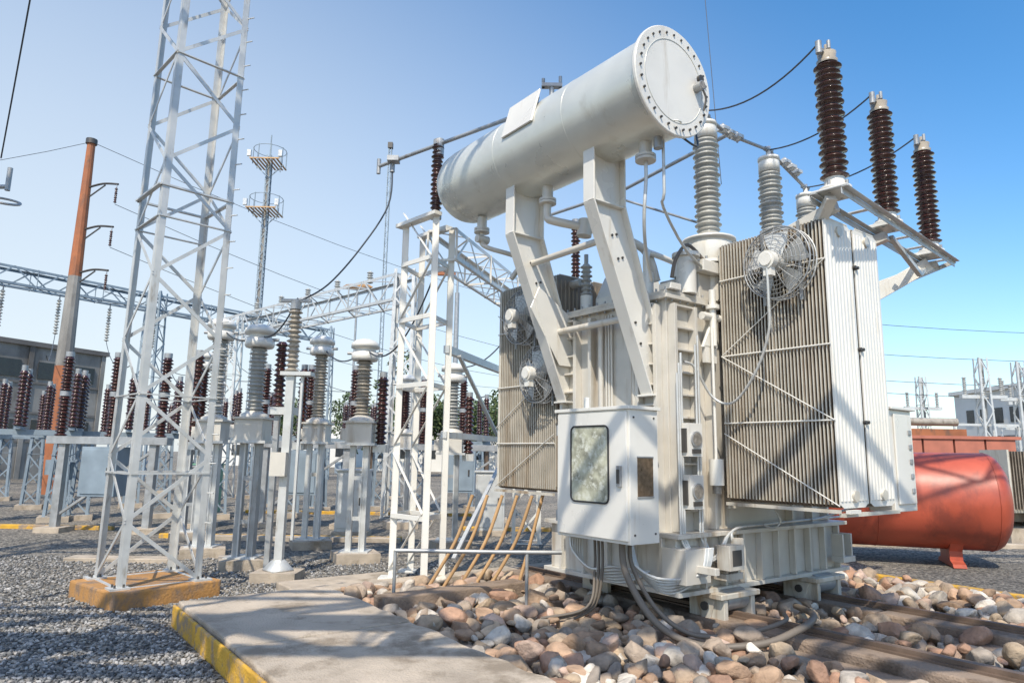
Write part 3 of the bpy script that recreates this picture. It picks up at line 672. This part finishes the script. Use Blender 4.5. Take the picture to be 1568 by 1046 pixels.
# ================================================================ BUILDINGS
E=empty('concrete_building')
b=MB()
p0=V((-24,40,0)); d=V((-.42,-.91,0)); L_=22; n=V((-.91,.42,0))
def BX(u0,u1,v0,v1,z0,z1,k): 
    P=[p0+d*u+n*v for u,v in ((u0,v0),(u0,v1),(u1,v1),(u1,v0))]
    b.hexa([q+V((0,0,z0)) for q in P]+[q+V((0,0,z1)) for q in P],k)
BX(0,L_,0,12,0,7.0,'wallgrey'); BX(-.15,L_,-.15,12,7.0,7.25,'wallgrey2')
for z in (1.9,3.4,5.0): BX(-.02,L_,-.05,-.001,z,z+.12,'wallgrey2')
for u in np.arange(0,20,2.): BX(u,u+.25,-.08,-.051,0,7.0,'wallgrey')
b.obj('walls',E)
b=MB()
for u in np.arange(.6,20,2.):
    for z in (2.2,5.3): BX(u,u+1.1,-.07,-.002,z,z+.9,'window')
b.obj('windows',E)
E=empty('white_building')
b=MB(); b.bb(39,58,50,60,0,7.4,'wallwhite'); b.bb(38.7,58,49.7,60.3,7.4,7.7,'wallwhite'); b.bb(38.93,38.999,51,59,3.5,3.8,'wallgrey'); b.obj('walls',E)
b=MB()
for y in np.arange(50.8,59,1.7):
    for z in (1.5,4.8): b.bb(38.95,38.995,y,y+.9,z,z+1.2,'window')
b.obj('windows',E)
b=MB()
for x in np.arange(12.2,16.2,1.0):
    b.bb(x,x+.93,22,22.25,0,2.35,'brick')
b.bb(12.1,16.3,21.95,22.3,2.35,2.45,'brick'); b.obj('brick_wall')
b=MB()
b.cyl((13.2,24,3.0),(15.6,24,3.0),.14,'beigep'); b.bb(13,15.8,23.8,24.2,2.5,2.75,'rust'); b.cyl((13.8,24,3.1),(13.8,24,3.3),.06,'white')
b.bb(13.2,15.6,23.9,24.1,0,2.5,'wallgrey'); b.obj('oil_filter_unit')
def small_str(x,y):
    b=MB(); b.lattice((x,y,0),(x,y,6.2),.6,.6,8,'silver',up=(0,1,0),lw=.08,bw=.05,w2=.4,h2=.4); b.bb(x-1,x+1,y-.1,y+.1,4.4,4.55,'silver')
    for u in (-.8,0,.8): b.insul((x+u,y,4.55),.8,.05,.1,'greyp',9,n=10)
    b.bb(x-1.4,x+1.4,y-.06,y+.06,3.2,3.3,'silver'); b.cyl((x-1.4,y,0),(x-1.4,y,3.2),.06,'silver',n=6); b.cyl((x+1.4,y,0),(x+1.4,y,3.2),.06,'silver',n=6)
    b.obj('switchgear_structure')
for x,y in ((20.8,30),(23.2,31),(25,33),(22.3,37)): small_str(x,y)
E=empty('distant_transformer')
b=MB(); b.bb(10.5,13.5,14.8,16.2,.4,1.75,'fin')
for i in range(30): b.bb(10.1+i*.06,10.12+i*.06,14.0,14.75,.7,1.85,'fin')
b.bb(10.1,11.9,14.2,14.3,.62,.7,'rad'); b.bb(10.2,13.6,14.3,16.4,-.02,.3,'concrete2'); b.bb(10.05,10.09,13.98,14.8,0.68,1.88,'rad'); b.obj('tank_and_radiators',E)
b=MB()
for x in (11.6,12.3,13.0): b.insul((x,15.4,1.75),.5,.04,.08,'greyp',8)
b.bb(11.2,13.4,15.3,15.5,1.75,1.85,'silver'); b.obj('bushings',E)

# red tank
E=empty('red_oil_tank')
b=MB(); A=V((4.5,12.25,1.0)); D=V((7.6,11.13,1.0)); ax2=(D-A).normalized(); Lt=(D-A).length; r=.76
b.lathe(A,ax2,[(0,-.36),(r*.5,-.31),(r*.8,-.2),(r*.95,-.08),(r,0),(r,Lt*.5),(r,Lt-.02),(r,Lt),(r*.985,Lt+.05),(r*.92,Lt+.12),(r*.75,Lt+.2),(r*.45,Lt+.26),(0,Lt+.28)],'red',n=48)
for t in (.02,Lt*.5,Lt-.01): b.ring(A+ax2*t,ax2,r,.008,'red',N=48)
b.obj('shell',E)
b=MB()
for t in (.35,Lt-.55):
    c=A+ax2*t
    side=V((-ax2.y,ax2.x,0))
    b.prism([(-.5,-.99),(.5,-.99),(.45,-.94),(.3,-.9),(.3,-.76),(.5,-.54),(-.5,-.54),(-.3,-.76),(-.3,-.9),(-.45,-.94)],c-ax2*.09,side,(0,0,1),ax2*.18,'red')
b.cyl(A+ax2*1.2+V((0,0,.72)),A+ax2*1.2+V((0,0,.82)),.16,'red'); b.cyl(A+ax2*1.2+V((0,0,.82)),A+ax2*1.2+V((0,0,.85)),.2,'red')
b.obj('saddles_and_manhole',E)

# ================================================================ GROUND
def gravel_mat():
    m=bpy.data.materials.new('gravel'); m.use_nodes=True; nt=m.node_tree;N=nt.nodes;L=nt.links;bs=N['Principled BSDF']; bs.inputs['Roughness'].default_value=.95
    tc=N.new('ShaderNodeTexCoord'); vo=N.new('ShaderNodeTexVoronoi'); vo.inputs['Scale'].default_value=28; L.new(tc.outputs['Object'],vo.inputs['Vector'])
    hs=N.new('ShaderNodeSeparateColor'); L.new(vo.outputs['Color'],hs.inputs[0])
    cr=N.new('ShaderNodeValToRGB'); e=cr.color_ramp.elements; e[0].color=(.06,.058,.055,1); e[1].color=(.36,.34,.31,1); x=e.new(.5); x.color=(.16,.155,.145,1)
    L.new(hs.outputs[0],cr.inputs[0])
    no=N.new('ShaderNodeTexNoise'); no.inputs['Scale'].default_value=.35; no.inputs['Detail'].default_value=8; L.new(tc.outputs['Object'],no.inputs['Vector'])
    c2=N.new('ShaderNodeValToRGB'); c2.color_ramp.elements[0].color=(.7,.68,.64,1); c2.color_ramp.elements[0].position=.35; c2.color_ramp.elements[1].color=(1.3,1.2,1.05,1); c2.color_ramp.elements[1].position=.65
    L.new(no.outputs['Fac'],c2.inputs[0])
    mx=N.new('ShaderNodeMixRGB'); mx.blend_type='MULTIPLY'; mx.inputs[0].default_value=1; L.new(cr.outputs[0],mx.inputs[1]); L.new(c2.outputs[0],mx.inputs[2]); L.new(mx.outputs[0],bs.inputs['Base Color'])
    bp=N.new('ShaderNodeBump'); bp.inputs['Strength'].default_value=1; bp.inputs['Distance'].default_value=.03; bp.invert=True; L.new(vo.outputs['Distance'],bp.inputs['Height'])
    bp2=N.new('ShaderNodeBump'); bp2.inputs['Strength'].default_value=.5; bp2.inputs['Distance'].default_value=.05; L.new(no.outputs['Fac'],bp2.inputs['Height']); L.new(bp2.outputs[0],bp.inputs['Normal']); L.new(bp.outputs[0],bs.inputs['Normal'])
    return m
M['gravel']=gravel_mat()
b=MB(); b.add([(-600,-200,0),(600,-200,0),(600,1200,0),(-600,1200,0)],[(0,1,2,3)],'gravel'); b.obj('ground')

E=empty('concrete_walkway')
def SB(b,s0,s1,t0,t1,z0,z1,k):
    P=[W(s0,t0),W(s1,t0),W(s1,t1),W(s0,t1)]
    b.hexa([q+V((0,0,z0)) for q in P]+[q+V((0,0,z1)) for q in P],k)
b=MB()
def slabpiece(s0,s1,t0,t1,z):
    pts=[];m=14
    def jit(a): return random.uniform(-a,a)
    for i in range(m): pts.append((s0+jit(.010),t0+(t1-t0)*i/m))
    for i in range(m): pts.append((s0+(s1-s0)*i/m,t1+jit(.008)))
    for i in range(m): pts.append((s1+jit(.025),t1+(t0-t1)*i/m))
    for i in range(m): pts.append((s1+(s0-s1)*i/m,t0+jit(.008)))
    b.prism(pts[::-1],W(0,0,-.05),(.8,.6,0),(-.6,.8,0),(0,0,z+.05),'concrete')
for i,(t0,t1) in enumerate(((-8,-3.2),(-3.185,-.9),(-.885,1.0),(1.015,2.86))): slabpiece(-3.59,-2.15,t0,t1,.21+.005*(i%2))
b.obj('slab',E,.015,2)
b=MB()
for t0 in np.arange(-8,2.8,1.0): SB(b,-3.635,-3.604,t0,min(t0+.992,2.88),-.05,.185,'yellow')
SB(b,-3.63,-2.16,2.87,2.90,-.05,.17,'yellow')
b.obj('kerb',E,.012,2)
E=empty('foundation_kerb')
b=MB()
SB(b,-2.4,2.6,3.05,3.3,-.05,.14,'concrete2'); SB(b,-2.3,-.9,3.31,4.0,-.05,.10,'concrete2')
SB(b,-1.95,-.2,1.9,2.15,-.02,.22,'rustcon'); SB(b,-.4,3.2,-.1,.2,-.02,.12,'rustcon'); SB(b,-.4,3.2,1.3,1.6,-.02,.12,'rustcon')
b.obj('inner_beams',E,.015,2)
b=MB(); SB(b,4.3,4.42,-8,3.2,-.05,.14,'yellow'); SB(b,4.421,4.8,-8,3.2,-.05,.05,'concrete2'); b.obj('edge_kerb',E,.015,2)
b=MB()
for x0,x1,y0 in ((-12,-8,14.2),(-6.5,-2.,13.1),(-7,-1,18.6),(-1,4.,15.2)): b.bb(x0,x1,y0,y0+.12,-.05,.08,'yellow')
b.bb(-5.7,-2,12.9,13.09,-.05,.08,'concrete2')
b.bb(-6.4,-4.9,10.2,10.5,-.03,.06,'concrete2'); b.bb(3.5,14,13.5,13.7,-.05,.08,'concrete2')
b.obj('far_kerbs',E,.01)
E=empty('transformer_rail_track')
b=MB()
for s in (.6,2.2):
    for t0,t1 in ((-7,-4.6),(-4.59,-3.0),(-2.99,-.9),(-.89,3)):
        SB(b,s-.28,s+.28,t0,t1,-.05,.15,'rustcon')
        SB(b,s-.60,s-.29,t0+.2,min(t1,-1.0)+.1,-.05,.07,'rustcon')
b.obj('beams',E,.025,2)
M['rail']=mat('rusty_rail',(.18,.125,.09),.6,.3,.3,6)
b=MB()
for s in (.6,2.2): SB(b,s-.03,s+.03,-7,3,.168,.2,'rail'); SB(b,s-.07,s+.07,-7,3,.151,.167,'rail')
b.obj('rails',E)

# ---- stones
import bmesh
def ico(sub):
    bm=bmesh.new(); bmesh.ops.create_icosphere(bm,subdivisions=sub,radius=1); v=np.array([q.co[:] for q in bm.verts]); f=np.array([[q.index for q in p.verts] for p in bm.faces]); bm.free(); return v,f
def rotm():
    q=np.random.normal(size=4); q/=np.linalg.norm(q); w,x,y,z=q
    return np.array([[1-2*(y*y+z*z),2*(x*y-z*w),2*(x*z+y*w)],[2*(x*y+z*w),1-2*(x*x+z*z),2*(y*z-x*w)],[2*(x*z-y*w),2*(y*z+x*w),1-2*(x*x+y*y)]])
def stones(name,pts,radii,cols,sub,matk,smooth,nvar=18):
    v,f=ico(sub); vars_=[]
    for i in range(nvar):
        p=v.copy()
        for k in range(11):
            d=np.random.normal(size=3); d/=np.linalg.norm(d); c=np.random.uniform(.52,.86)
            h=np.maximum(0,p@d-c); p-=np.outer(h*.95,d)
        p+=v*np.random.normal(size=(len(v),1))*.016
        p*=np.array([1.1,np.random.uniform(.7,.98),np.random.uniform(.6,.9)])
        vars_.append(p)
    n=len(pts); nv=len(v); VV=np.empty((n,nv,3),np.float32); CC=np.ones((n,nv,4),np.float32)
    for i in range(n):
        R_=rotm(); p=vars_[np.random.randint(nvar)]@R_.T; p[:,2]*=.8
        VV[i]=p*radii[i]+pts[i]; CC[i,:,:3]=cols[i]
    FF=(f[None]+(np.arange(n)*nv)[:,None,None]).reshape(-1,3)
    me=bpy.data.meshes.new(name); me.vertices.add(n*nv); me.vertices.foreach_set('co',VV.ravel()); nf=len(FF)
    me.loops.add(nf*3); me.loops.foreach_set('vertex_index',FF.ravel().astype(np.int32)); me.polygons.add(nf)
    me.polygons.foreach_set('loop_start',np.arange(0,nf*3,3,dtype=np.int32)); me.polygons.foreach_set('loop_total',np.full(nf,3,np.int32))
    me.polygons.foreach_set('use_smooth',np.full(nf,smooth)); me.update(calc_edges=True)
    a=me.color_attributes.new('Col','FLOAT_COLOR','POINT'); a.data.foreach_set('color',CC.ravel())
    me.materials.append(M[matk]); o=bpy.data.objects.new(name,me); sc.collection.objects.link(o); return o
pal=np.array([(.40,.30,.21),(.50,.44,.37),(.34,.23,.15),(.44,.29,.19),(.60,.54,.46),(.31,.26,.21),(.37,.29,.22),(.46,.35,.24),(.40,.24,.16),(.50,.36,.28)])
P=[];Rr=[];C=[]
for layer in range(2):
    s=-2.02
    while s<4.25:
        t=-6.5
        while t<2.95:
            ss=s+random.uniform(-.08,.08); tt=t+random.uniform(-.08,.08); w=W(ss,tt)
            ok=w.y>3.6
            for rs in (.6,2.2):
                if abs(ss-rs)<.38 or (tt<-1.0 and rs-.62<ss<rs-.2): ok=ok and (layer==1 and random.random()<.07)
            if .2<ss<2.7 and .1<tt<1.5: ok=False
            if layer==1 and random.random()<.45: ok=False
            if ok:
                r=random.choice((.045,.07,.09,.11,.125,.15)) *random.uniform(.9,1.12)
                P.append((w.x,w.y,.03+.08*layer+random.uniform(0,.04))); Rr.append(r); c=pal[random.randrange(len(pal))]*random.uniform(.78,1.12); C.append(c)
            t+=.160
        s+=.160
stones('rock_bed',P,Rr,C,3,'rock',True)
P=[];Rr=[];C=[]
gp=np.array([(.23,.225,.215),(.15,.15,.145),(.38,.365,.345),(.10,.10,.10),(.29,.27,.24)])
def ingrav(x,y):
    dx,dy=x-OX,y-OY; s=.8*dx+.6*dy; t=-.6*dx+.8*dy
    if -3.66<s<4.5 and t<3.0: return False
    xx,yy=x-c0.x,y-c0.y
    if abs(.62*xx+.78*yy)<.58 and abs(.78*xx-.62*yy)<.58: return False
    return True
while len(P)<30000:
    y=4.2+6.5*random.random()**1.3; x=random.uniform(-1.05*y-.5,-.0*y-.8 if y>8 else -1.0)
    if ingrav(x,y):
        r=random.uniform(.010,.026); P.append((x,y,r*.4)); Rr.append(r); C.append(gp[random.randrange(5)]*random.uniform(.8,1.2))
stones('gravel_stones',P,Rr,C,1,'peb',False)

# ================================================================ TREES
def tree(x,y,h,r):
    E=empty('tree',(x,y,0))
    b=MB(); b.cyl((0,0,0),(0,.1,h*.55),.16,'trunk',r2=.08,n=8)
    for i in range(6):
        a=i*1.05; b.cyl((0,0,h*.4),(math.cos(a)*r*.6,math.sin(a)*r*.6,h*.75),.06,'trunk',r2=.02,n=6)
    b.obj('trunk',E)
    b=MB()
    cl=[(V((random.gauss(0,r*.5),random.gauss(0,r*.5),h*.7+random.gauss(0,h*.13))),random.uniform(.25,.5)*r) for _ in range(16)]
    for c,cr in cl:
        for _ in range(130):
            d=V((random.gauss(0,1),random.gauss(0,1),random.gauss(0,1))).normalized()*cr*random.uniform(.6,1.1); p=c+d
            u=V((random.gauss(0,1),random.gauss(0,1),random.gauss(0,1))).normalized(); w=u.orthogonal().normalized(); z=.16
            b.add([p-u*z,p+w*z*.5,p+u*z,p-w*z*.5],[(0,1,2,3)],random.choice(('leaf','leaf','leaf2')))
    b.obj('crown',E)
for x,y,h,r in ((-1.6,48,6.3,2.0),(-4.6,52,5.6,2.2),(-7.5,50,7,2.4),(.5,52,5,2),(-12,60,6.5,3),(-20,62,6,3),(17,48,4.5,2),(28,70,6,3),(-2.2,62,6,3)):
    tree(x,y,h,r)
for x,y,w,h,k in ((-14,66,16,3.6,'wallwhite'),(6,75,18,3.,'brick'),(-38,80,20,5,'wallwhite'),(20,90,26,4,'wallwhite')):
    E=empty('low_building'); b=MB(); b.bb(x,x+w,y,y+8,0,h,k); b.bb(x-.2,x+w+.2,y-.2,y+8.2,h,h+.25,'wallgrey'); b.obj('walls',E)
    b=MB()
    for xx in np.arange(x+1,x+w-1,2.4): b.bb(xx,xx+1.1,y-.04,y-.003,1.2,2.4,'window')
    b.obj('windows',E)
b=MB()
for i in range(5):
    s=-.45-.14*i; t=2.3+.1*i
    p=W(s,t,.1); q=W(s+.35,t-.35,1.15); b.tube([p,p.lerp(q,.5)+V((.06,.0,0)),q],.020,'tan')
b.tube([W(-.1,2.2,.1),W(0,2.1,.6),W(.1,2.0,1.15)],.02,'tan')
b.obj('oil_hoses')
b=MB(); b.tube([W(-1.7,2.2,.62),W(-.9,1.6,.62),W(-.3,1.2,.62)],.022,'galv'); b.cyl(W(-1.7,2.2,.1),W(-1.7,2.2,.62),.018,'galv'); b.cyl(W(-.6,1.4,.1),W(-.6,1.4,.62),.018,'galv'); b.obj('handrail_pipe')

# ================================================================ LIGHT / CAMERA
sd=V((-.10,-.62,.78)).normalized()
el=math.asin(sd.z); az=math.atan2(sd.x,sd.y)
w=bpy.data.worlds.new('World'); sc.world=w; w.use_nodes=True; nt=w.node_tree; N=nt.nodes; L=nt.links
sk=N.new('ShaderNodeTexSky'); sk.sky_type='NISHITA'; sk.sun_disc=False; sk.sun_elevation=el; sk.sun_rotation=az; sk.air_density=1.0; sk.dust_density=1.0; sk.ozone_density=1.0
hs=N.new('ShaderNodeHueSaturation'); hs.inputs['Saturation'].default_value=1.36; hs.inputs['Value'].default_value=1.62; hs.inputs['Hue'].default_value=.497
L.new(sk.outputs[0],hs.inputs['Color'])
tc=N.new('ShaderNodeTexCoord'); dp=N.new('ShaderNodeVectorMath'); dp.operation='DOT_PRODUCT'; L.new(tc.outputs['Generated'],dp.inputs[0]); dp.inputs[1].default_value=tuple(V((-.50,.62,-.55)).normalized())
mr=N.new('ShaderNodeMapRange'); mr.interpolation_type='SMOOTHSTEP'; mr.inputs[1].default_value=-.1; mr.inputs[2].default_value=.9; mr.inputs[4].default_value=.9
L.new(dp.outputs['Value'],mr.inputs[0])
mx=N.new('ShaderNodeMixRGB'); mx.inputs[2].default_value=(5.5,5.9,6.1,1); L.new(mr.outputs[0],mx.inputs[0]); L.new(hs.outputs[0],mx.inputs[1])
L.new(mx.outputs[0],N['Background'].inputs[0]); N['Background'].inputs[1].default_value=.15
sl=bpy.data.lights.new('sun','SUN'); sl.energy=5.0; sl.angle=rad(.5); sl.color=(1,.915,.775)
so=bpy.data.objects.new('sun',sl); sc.collection.objects.link(so); so.rotation_euler=sd.to_track_quat('Z','Y').to_euler()
cd=bpy.data.cameras.new('camera'); cd.lens=24; cd.sensor_width=36; cd.clip_end=3000; cd.clip_start=.05
co=bpy.data.objects.new('camera',cd); sc.collection.objects.link(co)
co.matrix_world=Matrix.Translation((0,0,1.6))@Matrix.Rotation(rad(90+9.5),4,'X')@Matrix.Rotation(rad(.9),4,'Z')
sc.camera=co
sc.view_settings.view_transform='Standard'; sc.view_settings.look='None'; sc.view_settings.exposure=0
